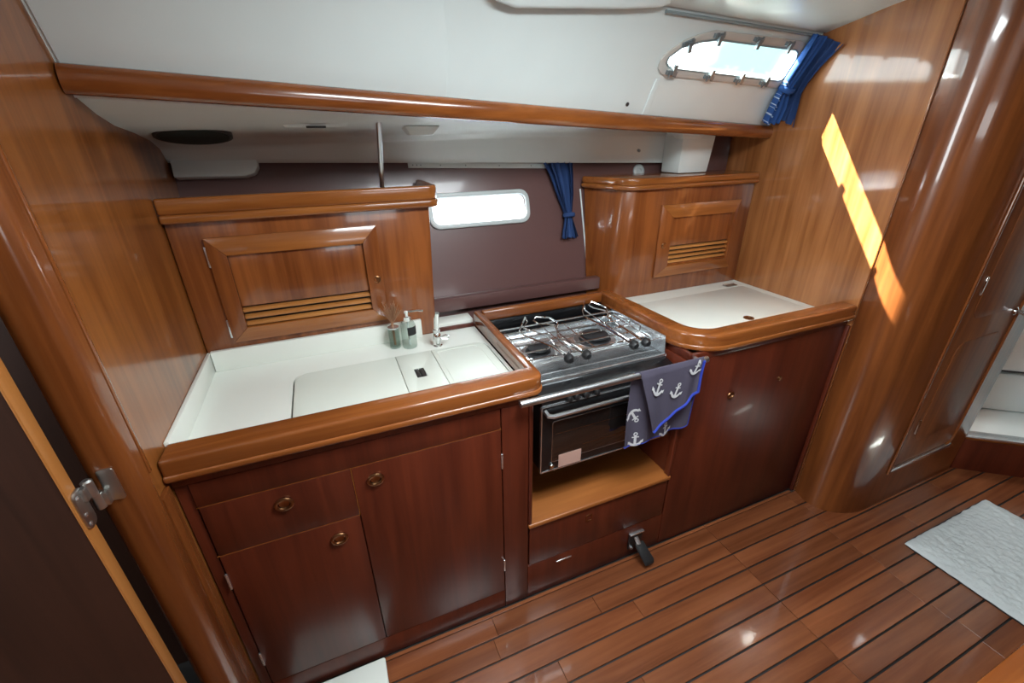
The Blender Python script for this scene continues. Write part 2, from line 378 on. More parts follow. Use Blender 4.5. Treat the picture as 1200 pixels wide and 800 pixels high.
# hull lining and side deck
win2 = [(x, z) for x, z in rrect(.385, .778, 1.240, 1.336, .028, 5)]
wb = struct(plate('wall_back', [(-.42, .0), (1.86, .0), (1.86, 1.435), (-.42, 1.515)], [win2], lambda u, v, d: HP(u, v, d), -.03, 0, 'vinyl', None, 0), 'plum-brown lined hull side behind the galley', 'wall')
box('joint_strip', 1.052, 1.058, Hy(1.2)-.01, Hy(1.2)+.004, 1.18, 1.181, 'white', wb, 0)
bm = bmesh.new(); atube(bm, [HP(1.052, .985, .003), HP(1.046, 1.34, .003)], .0035, 6); fin(bm, 'corner_bead', 'white', wb)
bpy.data.objects.remove(bpy.data.objects['joint_strip'])
lp = [(1.235, 1.640), (1.32, 1.608), (1.40, 1.588), (1.52, 1.574), (1.63, 1.556), (1.700, 1.532), (1.738, 1.493), (1.778, 1.491)]
rp_ = [(1.525, 1.572), (1.56, 1.576), (1.61, 1.580), (1.66, 1.578), (1.70, 1.570), (1.719, 1.545), (1.726, 1.430), (1.77, 1.428)]
def deckf(u, v):
    k = v*7; i = min(6, int(k)); f = k-i
    a = Vector(lp[i]).lerp(Vector(lp[i+1]), f); c = Vector(rp_[i]).lerp(Vector(rp_[i+1]), f)
    wgt = min(1, k/2)*(1-max(0, min(1, (k-4.9)/.8))); p = a.lerp(c, u*(1-wgt)+min(1, u*2.0)*wgt); return (-.415+2.265*u, p.x, p.y)
cs = struct(grid('ceiling_side_deck', deckf, 24, 28, 'white', None, .006), 'white moulded underside of the side deck above the lockers', 'ceiling')
# coach-roof side with the long window
WIN = [(1.118, 1.754), (1.104, 1.764), (1.106, 1.778), (1.145, 1.806), (1.22, 1.827), (1.30, 1.838), (1.73, 1.838), (1.752, 1.832), (1.762, 1.815), (1.752, 1.752), (1.745, 1.741), (1.725, 1.737), (1.14, 1.749)]
wu = struct(plate('wall_back_upper', [(-.42, 1.628), (1.86, 1.545), (1.86, 1.93), (-.42, 1.93)], [WIN], lambda u, v, d: SP(u, v, d), -.03, 0, 'white', None, 0), 'white slanting coach-roof side above the wooden rail', 'wall')
plate('moulded_panel', [(-.41, 1.64), (.36, 1.612), (.36, 1.74), (.33, 1.925), (-.41, 1.925)], [], lambda u, v, d: SP(u, v, d), -.001, .0035, 'white', wu, .0034, 3)
plate('raised_seam', [(1.085, 1.60), (1.118, 1.60), (1.112, 1.72), (1.092, 1.72)], [], lambda u, v, d: SP(u, v, d), -.001, .004, 'white', wu, .0035, 3)
lathe('screw_cap', [(.0065, 0), (.0065, .003), (.003, .005), (0, .005)], SP(1.006, 1.645, .0), 'blackplastic', wu, SN)
def ceilf(u, v):
    x = -1.85+5.5*u; ye = Sy(min(max(x, -.42), 1.86), 1.91)+.004 if -.43 < x < 1.87 else 1.3
    prof = [(ye, 1.91), (ye-.2, 1.949), (ye-.45, 1.985), (.4, 2.02), (-.3, 2.035), (-1.0, 2.0), (-1.95, 1.9)]
    k = v*6; i = min(5, int(k)); f = k-i
    p = Vector(prof[i]).lerp(Vector(prof[i+1]), f); return (x, p.x, p.y)
ce = struct(grid('ceiling', ceilf, 110, 24, 'white', None, .02), 'white cabin ceiling', 'ceiling')
# the rest of the cabin behind the camera
struct(box('wall_aft', -1.87, -1.80, -1.95, 1.3, 0, 2.05, 'lock', None, 0), 'wooden bulkhead at the aft end of the cabin', 'wall')
struct(box('wall_aft_side', -1.80, -.475, 1.2, 1.26, 0, 2.05, 'doorwood', None, 0), 'shade-darkened wooden partition behind the open door', 'wall')
struct(box('wall_front', -1.85, 3.7, -1.95, -1.88, 0, 2.05, 'lock', None, 0), 'wooden cabin side opposite the galley', 'wall')
struct(box('wall_fore', 3.62, 3.70, -1.88, .2, 0, 2.05, 'lock', None, 0), 'wooden bulkhead at the forward end of the cabin', 'wall')

bm = bmesh.new(); aplate(bm, rrect(.20, 1.00, .12, .72, .06), [rrect(.245, .955, .165, .675, .04)], XY, 1.972, 2.03); struct(fin(bm, 'trim_1', 'gasket', None, .006), 'frame of the ceiling hatch above the galley walkway', 'hatch frame')
bm = bmesh.new(); aplate(bm, [(-.05, 1.10), (.65, 1.10), (.65, 2.0), (-.05, 2.0)], [[(0, 1.15), (.6, 1.15), (.6, 1.95), (0, 1.95)]], YZ, -1.80, -1.77); struct(fin(bm, 'trim_2', 'trimz', None, .004), 'wooden frame of the companionway opening at the aft bulkhead', 'door frame')
bm = bmesh.new(); aplate(bm, rrect(.41, 1.39, 1.47, 1.77, .05), [rrect(.45, 1.35, 1.51, 1.73, .03)], XZ, -1.88, -1.855); struct(fin(bm, 'trim_3', 'wframe', None, .004), 'frame of the portlight on the opposite cabin side', 'window frame')
# left door leaf seen edge-on
d1 = struct(box('door_1', -1.12, -.474, .78, .806, .03, 1.9, 'doorwood', None, .001), 'shade-darkened wooden door with pale edge at the left side', 'door')
box('door_edge', -.4738, -.470, .779, .807, .03, 1.9, 'dooredge', d1, .0008)
hz = .985
hg = thing('door_hinge', 'cast metal hinge joining the left door to the bulkhead nosing', 'hinge', (-.462, .806, hz-.05))
plate('leaf', rrect(.782, .812, hz-.045, hz+.035, .012), [], YZ, -.4699, -.4655, 'pewter', hg, .001)
plate('leaf', rrect(.845, .874, hz-.03, hz+.04, .006), [], lambda u, v, d: (-.452+(u-.845)*.9, .8385-(u-.845)*.1+d, v), 0, -.004, 'pewter', hg, .001)
lathe('knuckle', [(.0085, 0), (.0085, .032)], (-.461, .826, hz-.032), 'pewter', hg); lathe('knuckle', [(.0085, 0), (.0085, .03), (.005, .033)], (-.461, .820, hz+.002), 'pewter', hg)
bm = bmesh.new(); abox(bm, -.463, -.446, .824, .838, hz-.03, hz-.002); abox(bm, -.4668, -.459, .80, .822, hz+.004, hz+.03); fin(bm, 'knuckle_strap', 'pewter', hg, .001)
for z in (hz-.034, hz-.014, hz+.022): lathe('screw', [(.004, 0), (.004, .001), (.002, .002), (0, .002)], (-.4656, .79, z), 'steel', hg, (1, 0, 0), 10)

# ------------------------------------------------------------------ wooden rail, ceiling rail, pole
tag(tube('deck_rail', [(-.413, 1.205, 1.657), (.7, 1.352, 1.6065), (1.848, 1.505, 1.5555)], .018, 'trimx', None, 16, rz=.0265), 'long varnished wooden rail below the white coach-roof side', 'rail')
gr = [SP(x, 1.882, .007) for x in (1.03, 1.3, 1.6, 1.845)]
tag(tube('ceiling_track', gr, .005, 'gasket', None, 8), 'thin grey curtain track along the ceiling edge above the window', 'track')
pl = thing('support_pole', 'slim steel pole between the wooden rail and the left locker', 'pole', (.176, 1.53, 1.412))
ptop, pbot = Vector((.187, 1.40, 1.62)), Vector((.186, 1.545, 1.375))
tube('shaft', [ptop, pbot], .0075, 'brushed', pl, 12); tube('ferrule', [pbot+(ptop-pbot)*.10, pbot], .0095, 'steel', pl, 12)
# liner pod at the very top
pod = [(.44, 1.872), (.47, 1.855), (.52, 1.848), (.86, 1.876), (.98, 1.89), (1.02, 1.902), (.99, 1.93), (.44, 1.93)]
tag(plate('ceiling_pod', pod, [], lambda u, v, d: SP(u, v, d), .0005, .035, 'white', None, .010, 4), 'rounded cream moulding hanging from the ceiling above the rail', 'moulding')

# ------------------------------------------------------------------ windows
w1 = thing('window_1', 'long clear coach-roof window with grey latches above the rail', 'window', SP(1.43, 1.73)); w1['kind'] = 'structure'
outer = [(1.100, 1.735), (1.082, 1.748), (1.080, 1.770), (1.10, 1.792), (1.15, 1.823), (1.20, 1.841), (1.275, 1.858), (1.74, 1.862), (1.775, 1.855), (1.79, 1.83), (1.78, 1.735), (1.765, 1.722), (1.74, 1.717), (1.13, 1.730)]
plate('frame', outer, [WIN], lambda u, v, d: SP(u, v, d), .0003, .008, 'winframe', w1, .002)
cx, cz = 1.43, 1.79
inn = [(cx+(x-cx)*.985, cz+(z-cz)*.90) for x, z in WIN]
plate('gasket', WIN, [inn], lambda u, v, d: SP(u, v, d), -.022, .0098, 'gasket', w1)
plate('pane', WIN, [], lambda u, v, d: SP(u, v, d), -.024, -.022, 'pane', w1)
clipm = None
def clip(x, z, rot, flip):
    global clipm
    X = Vector((1, .1097, 0)).normalized(); Zv = Vector((0, -.466, 1)).normalized()
    Zv = (Zv-X*Zv.dot(X)).normalized(); N = SN
    if clipm is None:
        bm = bmesh.new(); abox(bm, -.022, .022, -.006, .006, 0, .010); abox(bm, -.007, .007, -.004, .026, .008, .017); abox(bm, -.014, -.009, -.012, .010, .009, .014); abox(bm, .010, .018, -.010, .004, .009, .013)
        bmesh.ops.recalc_face_normals(bm, faces=bm.faces)
        clipm = bpy.data.meshes.new('latch'); bm.to_mesh(clipm); bm.free(); clipm.materials.append(M['latch'])
    o = bpy.data.objects.new('latch', clipm); COL.objects.link(o); o.parent = w1
    a = math.radians(rot); ex = X*math.cos(a)+Zv*math.sin(a); ey = -X*math.sin(a)+Zv*math.cos(a)
    if flip: ex, ey = -ex, -ey
    p = SP(x, z, .008)-ORG[w1]
    o.matrix_local = Matrix(((ex.x, ey.x, N.x, p.x), (ex.y, ey.y, N.y, p.y), (ex.z, ey.z, N.z, p.z), (0, 0, 0, 1)))
for x, z, r, f in ((1.14, 1.741, -1, 0), (1.325, 1.737, -1, 0), (1.49, 1.733, -1, 0), (1.64, 1.730, -1, 0), (1.165, 1.820, 22, 1), (1.29, 1.847, 6, 1), (1.49, 1.850, 0, 1), (1.67, 1.850, 0, 1)): clip(x, z, r, f)

w2 = thing('window_2', 'small bright rectangular portlight in the hull lining', 'window', HP(.58, 1.22)); w2['kind'] = 'structure'
plate('frame', rrect(.368, .795, 1.223, 1.353, .04, 6), [win2], lambda u, v, d: HP(u, v, d), .0003, .012, 'wframe', w2, .004, 3)
plate('pane', win2, [], lambda u, v, d: HP(u, v, d), -.012, -.008, 'frost', w2)

# ------------------------------------------------------------------ curtains
def curtain(name, label, rows, place, mat, pleats, thick=.002):
    """rows: (v-height, centre, half width, fold depth)"""
    root = thing(name, label, 'curtain', place(rows[-1][1], rows[-1][0], .03))
    def f(u, v):
        k = v*(len(rows)-1); i = min(len(rows)-2, int(k)); t = k-i; t = t*t*(3-2*t)
        z, c, hw, am = [rows[i][q]+(rows[i+1][q]-rows[i][q])*t for q in range(4)]
        ph = u*pleats*2*math.pi
        return place(c+hw*(2*u-1)+am*.4*math.sin(ph*1.3+1), z+.004*math.sin(ph*.7), .014+am+am*math.sin(ph+.6*math.sin(3*v)))
    bm = bmesh.new(); lay = bm.loops.layers.uv.new('UVMap'); nu, nv = 64, 36
    nrm = place(0, 1.5, 1)-place(0, 1.5, 0)
    L1 = [[bm.verts.new(f(i/nu, j/nv)) for j in range(nv+1)] for i in range(nu+1)]
    L2 = [[bm.verts.new(v.co-nrm*.003) for v in r] for r in L1]
    def q(a, b, c, d, uvs):
        fc = bm.faces.new((a, b, c, d))
        for l, t in zip(fc.loops, uvs): l[lay].uv = t
    for i in range(nu):
        for j in range(nv):
            uvs = [(i/nu, j/nv), ((i+1)/nu, j/nv), ((i+1)/nu, (j+1)/nv), (i/nu, (j+1)/nv)]
            q(L1[i][j], L1[i+1][j], L1[i+1][j+1], L1[i][j+1], uvs); q(L2[i][j], L2[i+1][j], L2[i+1][j+1], L2[i][j+1], uvs)
        for j in (0, nv): q(L1[i][j], L1[i+1][j], L2[i+1][j], L2[i][j], [(0, 0)]*4)
    for j in range(nv):
        for i in (0, nu): q(L1[i][j], L1[i][j+1], L2[i][j+1], L2[i][j], [(0, 0)]*4)
    fin(bm, 'cloth', mat, root, ang=1.2)
    return root, f
c2, f2 = curtain('portlight_curtain', 'navy curtain tied back beside the small portlight', [(1.443, .938, .072, .011), (1.40, .946, .060, .012), (1.32, .957, .042, .011), (1.245, .966, .020, .008), (1.225, .967, .018, .008), (1.20, .967, .026, .009), (1.145, .964, .044, .013)], lambda x, z, d: HP(x, z, d), 'denim', 5)
tie = [HP(.967+.024*math.cos(a), 1.236, .026+.022*math.sin(a)) for a in [i*math.pi/8 for i in range(16)]]
tube('tie_band', tie, .004, 'denim', c2, 8, True, .009)
c1, f1 = curtain('window_curtain', 'blue striped curtain tied back at the right end of the upper window', [(1.885, 1.797, .040, .012), (1.86, 1.795, .040, .012), (1.80, 1.786, .036, .012), (1.735, 1.772, .030, .012), (1.70, 1.770, .034, .014), (1.66, 1.782, .048, .016), (1.605, 1.788, .050, .018)], lambda x, z, d: SP(x, z, d), 'stripe', 4)
def shaded_side_cloth(u, v):
    z = 1.885-.265*v; nar = 1-.55*math.sin(min(1, v/.62)*math.pi/2) if v < .62 else .45+.5*(v-.62)/.38
    return SP(1.834-.010*math.sin(u*13+v)-.016*(1-nar), z, .020+.085*u*nar+.012*v)
grid('shaded_side_cloth', shaded_side_cloth, 30, 24, 'denim', c1, .0015)  # navy layer added as the curtain's shaded side
tie = [SP(1.772+.033*math.cos(a), 1.722, .03+.026*math.sin(a)) for a in [i*math.pi/8 for i in range(16)]]
tube('tie_band', tie, .004, 'stripe', c1, 8, True, .010)
tr = thing('curtain_track', 'white perforated curtain track strip above the small portlight', 'track', HP(.6, 1.45))
plate('strip', [(.318, 1.447), (.90, 1.427), (.90, 1.445), (.318, 1.465)], [], lambda u, v, d: HP(u, v, d), .001, .007, 'white', tr, .001)
for x in (.335, .35, .365, .44, .54, .68, .82): lathe('screw', [(.0025, 0), (.0025, .0008), (0, .001)], HP(x, 1.467-.0345*x, .007), 'gasket', tr, HN, 8)

# ------------------------------------------------------------------ left base cabinet
def ring_pull(parent, x, z, y=FY, s=1):
    bm = bmesh.new()
    ring = [(x+.0185*s*math.cos(a), y-.006, z+.0155*s*math.sin(a)) for a in [i*math.pi/10 for i in range(20)]]
    atube(bm, ring, .0042*s, 8, True); alathe(bm, [(.013*s, 0), (.012*s, .003), (.009*s, .0015), (0, .001)], (x, y-.0008, z), (0, -1, 0), 16)
    return fin(bm, 'ring_pull', 'brass', parent)
cb = thing('sink_cabinet', 'shade-toned dark red wooden base cabinet under the white sink worktop', 'cabinet', (.03, 1.2, 0))
bm = bmesh.new(); abox(bm, -.412, .448, FY+.012, 1.36, .0, .858); fin(bm, 'carcass', 'cab', cb, .001)
box('top_rail', -.384, .36, FY, FY+.012, .789, .858, 'cab', cb, .0012)
box('stile', -.412, -.387, FY+.006, FY+.012, .0, .858, 'cab', cb, .001)
box('stile', .3635, .449, FY, FY+.012, .0, .858, 'cab', cb, .0015)
box('kickboard', -.387, .3615, FY+.001, FY+.012, .0, .086, 'cab', cb, .001)
dr = box('drawer', -.382, -.053, FY-.0005, FY+.0118, .6295, .7865, 'cab', cb, .002); ring_pull(dr, -.215, .738)
da = box('door', -.382, -.053, FY-.0005, FY+.0118, .089, .6265, 'cab', cb, .002); ring_pull(da, -.114, .572)
db = box('door', -.050, .3605, FY-.0005, FY+.0118, .089, .7865, 'cab', cb, .002); ring_pull(db, .003, .737)
for d, x, z in ((da, -.3835, .54), (da, -.3835, .21), (db, .3615, .672), (db, .3615, .22)): box('hinge', x-.0028, x+.0028, FY-.004, FY+.003, z-.027, z+.027, 'steel', d, .001)
for o, poly in (('seam_bead', [(-.386, .7875), (.362, .7875), (.362, .7888), (-.386, .7888)]), ('seam_bead', [(-.386, .6273), (-.0515, .6273), (-.0515, .6287), (-.386, .6287)]), ('seam_bead', [(-.0522, .6287), (-.0507, .6287), (-.0507, .7875), (-.0522, .7875)])):
    plate(o, poly, [], XZ, FY+.0003, FY+.005, 'lockx', cb)

# left worktop, splash and fiddle
wt = thing('sink_worktop', 'white worktop with wooden fiddle around the sink', 'worktop', (.03, 1.25, .859))
bm = bmesh.new(); aplate(bm, [(-.412, FY+.03), (.462, FY+.03), (.462, 1.50), (.3105, 1.50), (.3105, 1.58), (-.412, 1.58)], [rrect(-.175, .45, 1.035, 1.352, .045, 6)], XY, .859, ZT); fin(bm, 'surface', 'counter', wt, .0)
box('splashback', -.402, .256, 1.474, 1.489, ZT, .953, 'counter', wt, .0015)
box('side_splash', -.4145, -.404, 1.008, 1.489, ZT, .948, 'counter', wt, .0015)
box('rear_step', .312, .462, 1.505, 1.575, ZT+.0002, .912, 'counter', wt, .002)
box('rear_strip', .312, .4605, 1.49, 1.5045, ZT+.0002, .899, 'cab', wt, .002)
fpoly = [(-.4135, .942), (.455, .942)]+arc(.455, .979, .037, -90, 0, 6)[1:]+[(.492, 1.505), (.462, 1.505), (.462, 1.012), (-.4135, 1.012)]
plate('fiddle', fpoly, [], XY, .8856, ZF, 'trimx', wt, .0095, 4)
bpoly = [(-.4135, .938), (.455, .938)]+arc(.455, .979, .041, -90, 0, 6)[1:]+[(.496, 1.47), (.484, 1.47), (.484, .985), (-.4135, .985)]
box('apron', -.412, .449, FY+.0005, FY+.024, .8592, .8858, 'cab', wt, .001)
plate('fiddle_bead', bpoly, [], XY, .887, .905, 'trimx', wt, .006, 3)
# sink with cover
sk = thing('sink_cover', 'cream sink cover in three pieces set into the worktop', 'sink cover', (.14, 1.2, .87))
plate('basin_rim', rrect(-.1745, .4495, 1.0355, 1.3515, .0445, 6), [], XY, .866, .8800, 'seamgap', sk)
plate('cover_panel', [(.135, 1.040), (.135, 1.3465)]+arc(-.1265, 1.3025, .044, 90, 180, 6)+arc(-.1265, 1.084, .044, 180, 270, 6), [], XY, .8802, .8885, 'lid', sk, .0025, 3)
bm = bmesh.new(); aplate(bm, [(.1365, 1.040), (.255, 1.040), (.255, 1.3465), (.1365, 1.3465)], [rrect(.175, .206, 1.176, 1.236, .003, 2)], XY, .8802, .8882); fin(bm, 'cover_panel', 'lid', sk, .0008)
rp2 = [(.2565, 1.040)]+arc(.4015, 1.084, .044, -90, 0, 6)+arc(.4015, 1.3025, .044, 0, 90, 6)+[(.2565, 1.3465)]
plate('cover_panel', rp2, [], XY, .8802, .8885, 'lid', sk, .0025, 3)
ins = [(.272, 1.06)]+arc(.385, 1.095, .036, -90, 0, 6)+arc(.385, 1.293, .036, 0, 90, 6)+[(.272, 1.329)]
ins2 = [(.275, 1.063)]+arc(.385, 1.095, .033, -90, 0, 6)+arc(.385, 1.293, .033, 0, 90, 6)+[(.275, 1.326)]
bm = bmesh.new(); aplate(bm, ins, [ins2], XY, .8885, .8897); fin(bm, 'raised_rim', 'lid', sk)
bm = bmesh.new(); abox(bm, .1755, .189, 1.1765, 1.2355, .8801, .8868); abox(bm, .192, .2055, 1.1765, 1.2355, .8801, .8868); fin(bm, 'finger_grip', 'blackplastic', sk, .001)
# faucet
fa = thing('faucet', 'small chrome faucet at the back of the sink', 'faucet', (.288, 1.378, ZT))
lathe('base', [(.017, 0), (.017, .004), (.0135, .008), (.0145, .035), (.013, .046), (.010, .05)], (.288, 1.378, ZT), 'chrome', fa)
tube('spout', [(.288, 1.378, ZT+.048), (.289, 1.377, ZT+.075), (.291, 1.373, ZT+.105), (.293, 1.366, ZT+.128)], [.0095, .0085, .0095, .0075], 'chrome', fa, 12)
lathe('collar', [(.0125, 0), (.0125, .012)], (.288, 1.378, ZT+.052), 'steel', fa)
tube('lever', [(.299, 1.374, ZT+.034), (.318, 1.37, ZT+.040), (.331, 1.368, ZT+.034), (.322, 1.368, ZT+.024), (.302, 1.373, ZT+.028)], .0028, 'chrome', fa, 8)
# soap dispenser
sd = thing('soap_dispenser', 'clear soap dispenser with chrome pump and black label beside the faucet', 'dispenser', (.198, 1.412, ZT))
lathe('bottle', [(.0, .001), (.024, .001), (.0255, .006), (.0255, .082), (.021, .094), (.012, .100)], (.198, 1.412, ZT), 'bottle', sd, n=20)
bm = bmesh.new(); aplate(bm, [(math.radians(250), .0), (math.radians(330), .0), (math.radians(330), .030), (math.radians(250), .030)], [], lambda u, v, d: (.198+(.0258+d)*math.cos(u), 1.412+(.0258+d)*math.sin(u), ZT+.052+v), 0, .001)
bm.free(); bm = bmesh.new()
lab = lambda a, v, d: (.198+(.0258+d)*math.cos(math.radians(a)), 1.412+(.0258+d)*math.sin(math.radians(a)), ZT+.052+v)
aplate(bm, [(255+10*i, 0) for i in range(9)]+[(335-10*i, .030) for i in range(9)], [], lab, .0003, .001); fin(bm, 'black_label', 'blackplastic', sd)
lathe('pump_head', [(.013, 0), (.013, .014), (.006, .016), (.006, .026), (.010, .028), (.010, .036), (0, .038)], (.198, 1.412, ZT+.0995), 'chrome', sd)
tube('nozzle', [(.200, 1.411, ZT+.132), (.235, 1.402, ZT+.134), (.252, 1.398, ZT+.130)], [.005, .004, .0035], 'chrome', sd, 8)
tube('soap_tube', [(.198, 1.412, ZT+.008), (.198, 1.412, ZT+.098)], .003, 'white', sd, 8)
jr = thing('glass_jar', 'slim clear jar left of the soap dispenser', 'jar', (.150, 1.428, ZT))
lathe('glass', [(0, .001), (.018, .001), (.019, .005), (.019, .075), (.017, .076), (.017, .008), (0, .007)], (.150, 1.428, ZT), 'bottle', jr, n=18)
lathe('rim', [(.0193, 0), (.0193, .004), (.0175, .004)], (.150, 1.428, ZT+.0735), 'steel', jr, n=18)
db_ = thing('dish_brush', 'brown dish brush with splayed bristles standing in the jar', 'brush', (.150, 1.428, ZT+.009))
tube('handle', [(.150, 1.428, ZT+.010), (.149, 1.43, ZT+.10)], .004, 'twig', db_)
bm = bmesh.new()
for i in range(34):
    a, t = random.uniform(0, 6.28), random.uniform(.1, .85); L = random.uniform(.05, .085)
    d = Vector((math.cos(a)*t*.85+.12, math.sin(a)*t*.45-.1, 1)).normalized(); p0 = Vector((.149, 1.43, ZT+.086))
    q = p0+d*L; q.y = min(q.y, 1.468); atube(bm, [p0, p0+d*L*.6, q], .0013, 4)
fin(bm, 'bristles', 'twig', db_)['kind'] = 'stuff'

# ------------------------------------------------------------------ locker doors
def louvre_door(parent, x0, x1, z0, z1, y, fw, lz0, lz1, nsl, knob_side, hinge_side):
    root = box('door', x0, x1, y-.004, y-.0005, z0, z1, 'lock', parent, .0005)
    ix0, ix1, iz0, iz1 = x0+fw, x1-fw, z0+fw, z1-fw
    def piece(a, b, c, d, mat):   # outer a,b  inner c,d ; outer thin, inner proud
        bm = bmesh.new(); o0, o1, i0, i1 = .007, .007, .026, .026
        pts = [(a, o0), (b, o1), (c, i1), (d, i0)]
        back = [bm.verts.new((p[0], y-.0042, p[1])) for p, _ in pts]; frnt = [bm.verts.new((p[0], y-.0042-t, p[1])) for p, t in pts]
        bm.faces.new(back); bm.faces.new(frnt)
        for i in range(4): bm.faces.new((back[i], back[(i+1) % 4], frnt[(i+1) % 4], frnt[i]))
        fin(bm, 'frame_piece', mat, root, .0012)
    g = .0004
    piece((x0, z1), (x1, z1), (ix1, iz1), (ix0, iz1), 'lockx'); piece((x0, z0), (x1, z0), (ix1, iz0), (ix0, iz0), 'lockx')
    piece((x0, z0+g), (x0, z1-g), (ix0-g, iz1), (ix0-g, iz0), 'lock'); piece((x1, z0+g), (x1, z1-g), (ix1+g, iz1), (ix1+g, iz0), 'lock')
    box('panel', ix0, ix1, y-.018, y-.0043, lz1, iz1, 'lock', root, .001)
    box('louvre_backing', ix0, ix1, y-.0065, y-.0043, iz0, lz1-.0005, 'caulk', root, 0)
    if lz0-iz0 > .004: box('panel', ix0, ix1, y-.018, y-.0066, iz0, lz0, 'lock', root, .001)
    st = (lz1-lz0)/nsl
    for i in range(nsl):
        zc = lz0+st*(i+.42); h = st*.27
        bm = bmesh.new(); v = [(y-.0072, zc+h*.3), (y-.0072, zc+h*1.25), (y-.0215, zc+h*.55), (y-.0215, zc-h)]
        A = [bm.verts.new((ix0+.0005, p[0], p[1])) for p in v]; B = [bm.verts.new((ix1-.0005, p[0], p[1])) for p in v]
        bm.faces.new(A); bm.faces.new(list(reversed(B)))
        for k in range(4): bm.faces.new((A[k], B[k], B[(k+1) % 4], A[(k+1) % 4]))
        fin(bm, 'slat', 'slat', root, .001)
    kx = x1-fw*.42 if knob_side > 0 else x0+fw*.5
    lathe('knob', [(.013, 0), (.013, .004), (.010, .006), (.0095, .002), (0, .002)], (kx, y-.018, (z0+z1)/2-.012), 'brass', root, (0, -1, 0))
    if hinge_side:
        hx = x0-.003
        for z in (z0+.045, z1-.055): box('hinge', hx-.003, hx+.003, y-.006, y-.0006, z-.03, z+.03, 'steel', root, .001)
    return root

# left locker
LY = 1.49
lk = thing('wall_locker', 'long wooden wall locker with louvred door above the sink', 'locker', (-.05, 1.58, ZT))
prof = [(LY, ZT+.0005), (LY, 1.347), (1.728, 1.347), (1.60, ZT+.0005)]
bm = bmesh.new(); A = [bm.verts.new((-.413, p[0], p[1])) for p in prof]; B = [bm.verts.new((.31 if i in (0, 3) else .325, p[0], p[1])) for i, p in enumerate(prof)]
bm.faces.new(A); bm.faces.new(B)
for k in range(4): bm.faces.new((A[k], B[k], B[(k+1) % 4], A[(k+1) % 4]))
fin(bm, 'body', 'lock', lk, .004, 3)
fp = [(-.413, 1.468), (.322, 1.468)]+arc(.322, 1.500, .032, -90, 0, 6)[1:]+[(.354, 1.722), (.332, 1.722), (.332, 1.502), (.322, 1.492), (-.413, 1.492)]
plate('fiddle', fp, [], XY, 1.366, 1.410, 'lockx', lk, .007, 3)
fp2 = [(-.413, 1.464), (.322, 1.464)]+arc(.322, 1.500, .036, -90, 0, 6)[1:]+[(.358, 1.718), (.332, 1.718), (.332, 1.502), (.322, 1.492), (-.413, 1.492)]
plate('fiddle_bead', fp2, [], XY, 1.343, 1.367, 'lockx', lk, .009, 3)
louvre_door(lk, -.331, .145, .972, 1.297, LY, .05, 1.022, 1.088, 3, 1, 1)

# right locker
rk = thing('wall_locker', 'rounded wooden wall locker with small louvred door above the icebox', 'locker', (1.5, 1.6, ZT))
RY = 1.52
def rlp(off, dx, yb): return [(1.8465, RY-off)]+[(x, y) for x, y in arc(1.215+dx, RY+.095, .095+off, 270, 190, 8)]+[(1.065+dx*1.2-off*.9, yb), (1.8465, yb)]
loft('body', [[(x, y, ZT+.0008) for x, y in rlp(0, -.028, 1.600)], [(x, y, 1.347) for x, y in rlp(0, 0, 1.725)]], 'lock', rk, .0015)
plate('fiddle', rlp(.020, 0, 1.722), [], XY, 1.366, 1.394, 'lockx', rk, .007, 3)
plate('fiddle_bead', rlp(.024, 0, 1.722), [], XY, 1.3475, 1.367, 'lockx', rk, .008, 3)
louvre_door(rk, 1.322, 1.775, .965, 1.281, RY, .052, 1.025, 1.105, 4, -1, 0)

# ledge behind the stove and stove back fiddle
tag(box('hull_ledge', .314, 1.088, 1.585, 1.622, .925, .977, 'vinyl', None, .003), 'plum-brown ledge along the hull behind the stove', 'ledge')
tag(box('stove_fiddle', .4935, 1.034, 1.478, 1.506, .902, ZF, 'trimx', None, .008, 3), 'varnished wooden fiddle bar behind the stove', 'fiddle')

# ------------------------------------------------------------------ stove bay
sb = thing('stove_cabinet', 'shade-toned dark wooden stove bay with open shelf and drawer below', 'cabinet', (.75, 1.2, 0))
box('carcass', .4505, 1.0475, FY+.012, 1.36, 0, .352, 'cab', sb, .001)
box('shelf', .4505, 1.0475, FY-.008, 1.445, .353, .371, 'shelf', sb, .005, 3)
box('bay_back', .4505, 1.0475, 1.446, 1.458, .372, .858, 'black', sb, .001)
box('bay_back', .4975, 1.031, 1.480, 1.492, .858, .9015, 'black', sb, .001)
sdw = box('drawer', .456, 1.042, FY, FY+.0118, .168, .350, 'cab', sb, .002)
bm = bmesh.new(); aplate(bm, rrect(.680, .704, .285, .315, .003, 2), [rrect(.683, .701, .289, .312, .002, 2)], XZ, FY-.002, FY+.001); fin(bm, 'catch', 'brass', sdw)
box('kickboard', .4505, 1.0475, FY+.001, FY+.0118, 0, .165, 'cab', sb, .001)
box('vent_strip', .565, .628, FY-.002, FY+.002, .128, .1345, 'steel', sb, .001)
box('edge_post', .4502, .462, FY-.006, FY+.02, .3715, .858, 'cab', sb, .004, 3)
box('edge_post', 1.034, 1.0475, FY-.006, FY+.02, .3715, .858, 'cab', sb, .004, 3)
box('side_lining', .4505, .4565, FY+.02, 1.445, .3715, .858, 'cab', sb, .001)
box('side_lining', 1.0415, 1.0475, FY+.02, 1.445, .3715, .858, 'cab', sb, .001)
fp_ = thing('foot_pump', 'black foot pump pedal with metal plate on the stove cabinet front', 'pedal', (.925, .94, .002))
box('mount_plate', .888, .952, FY-.008, FY-.0002, .048, .125, 'blackplastic', fp_, .002); box('top_strip', .888, .953, FY-.014, FY-.0002, .125, .1315, 'steel', fp_, .001)
tube('plunger', [(.918, FY-.008, .108), (.921, FY-.03, .088)], .009, 'steel', fp_, 10)
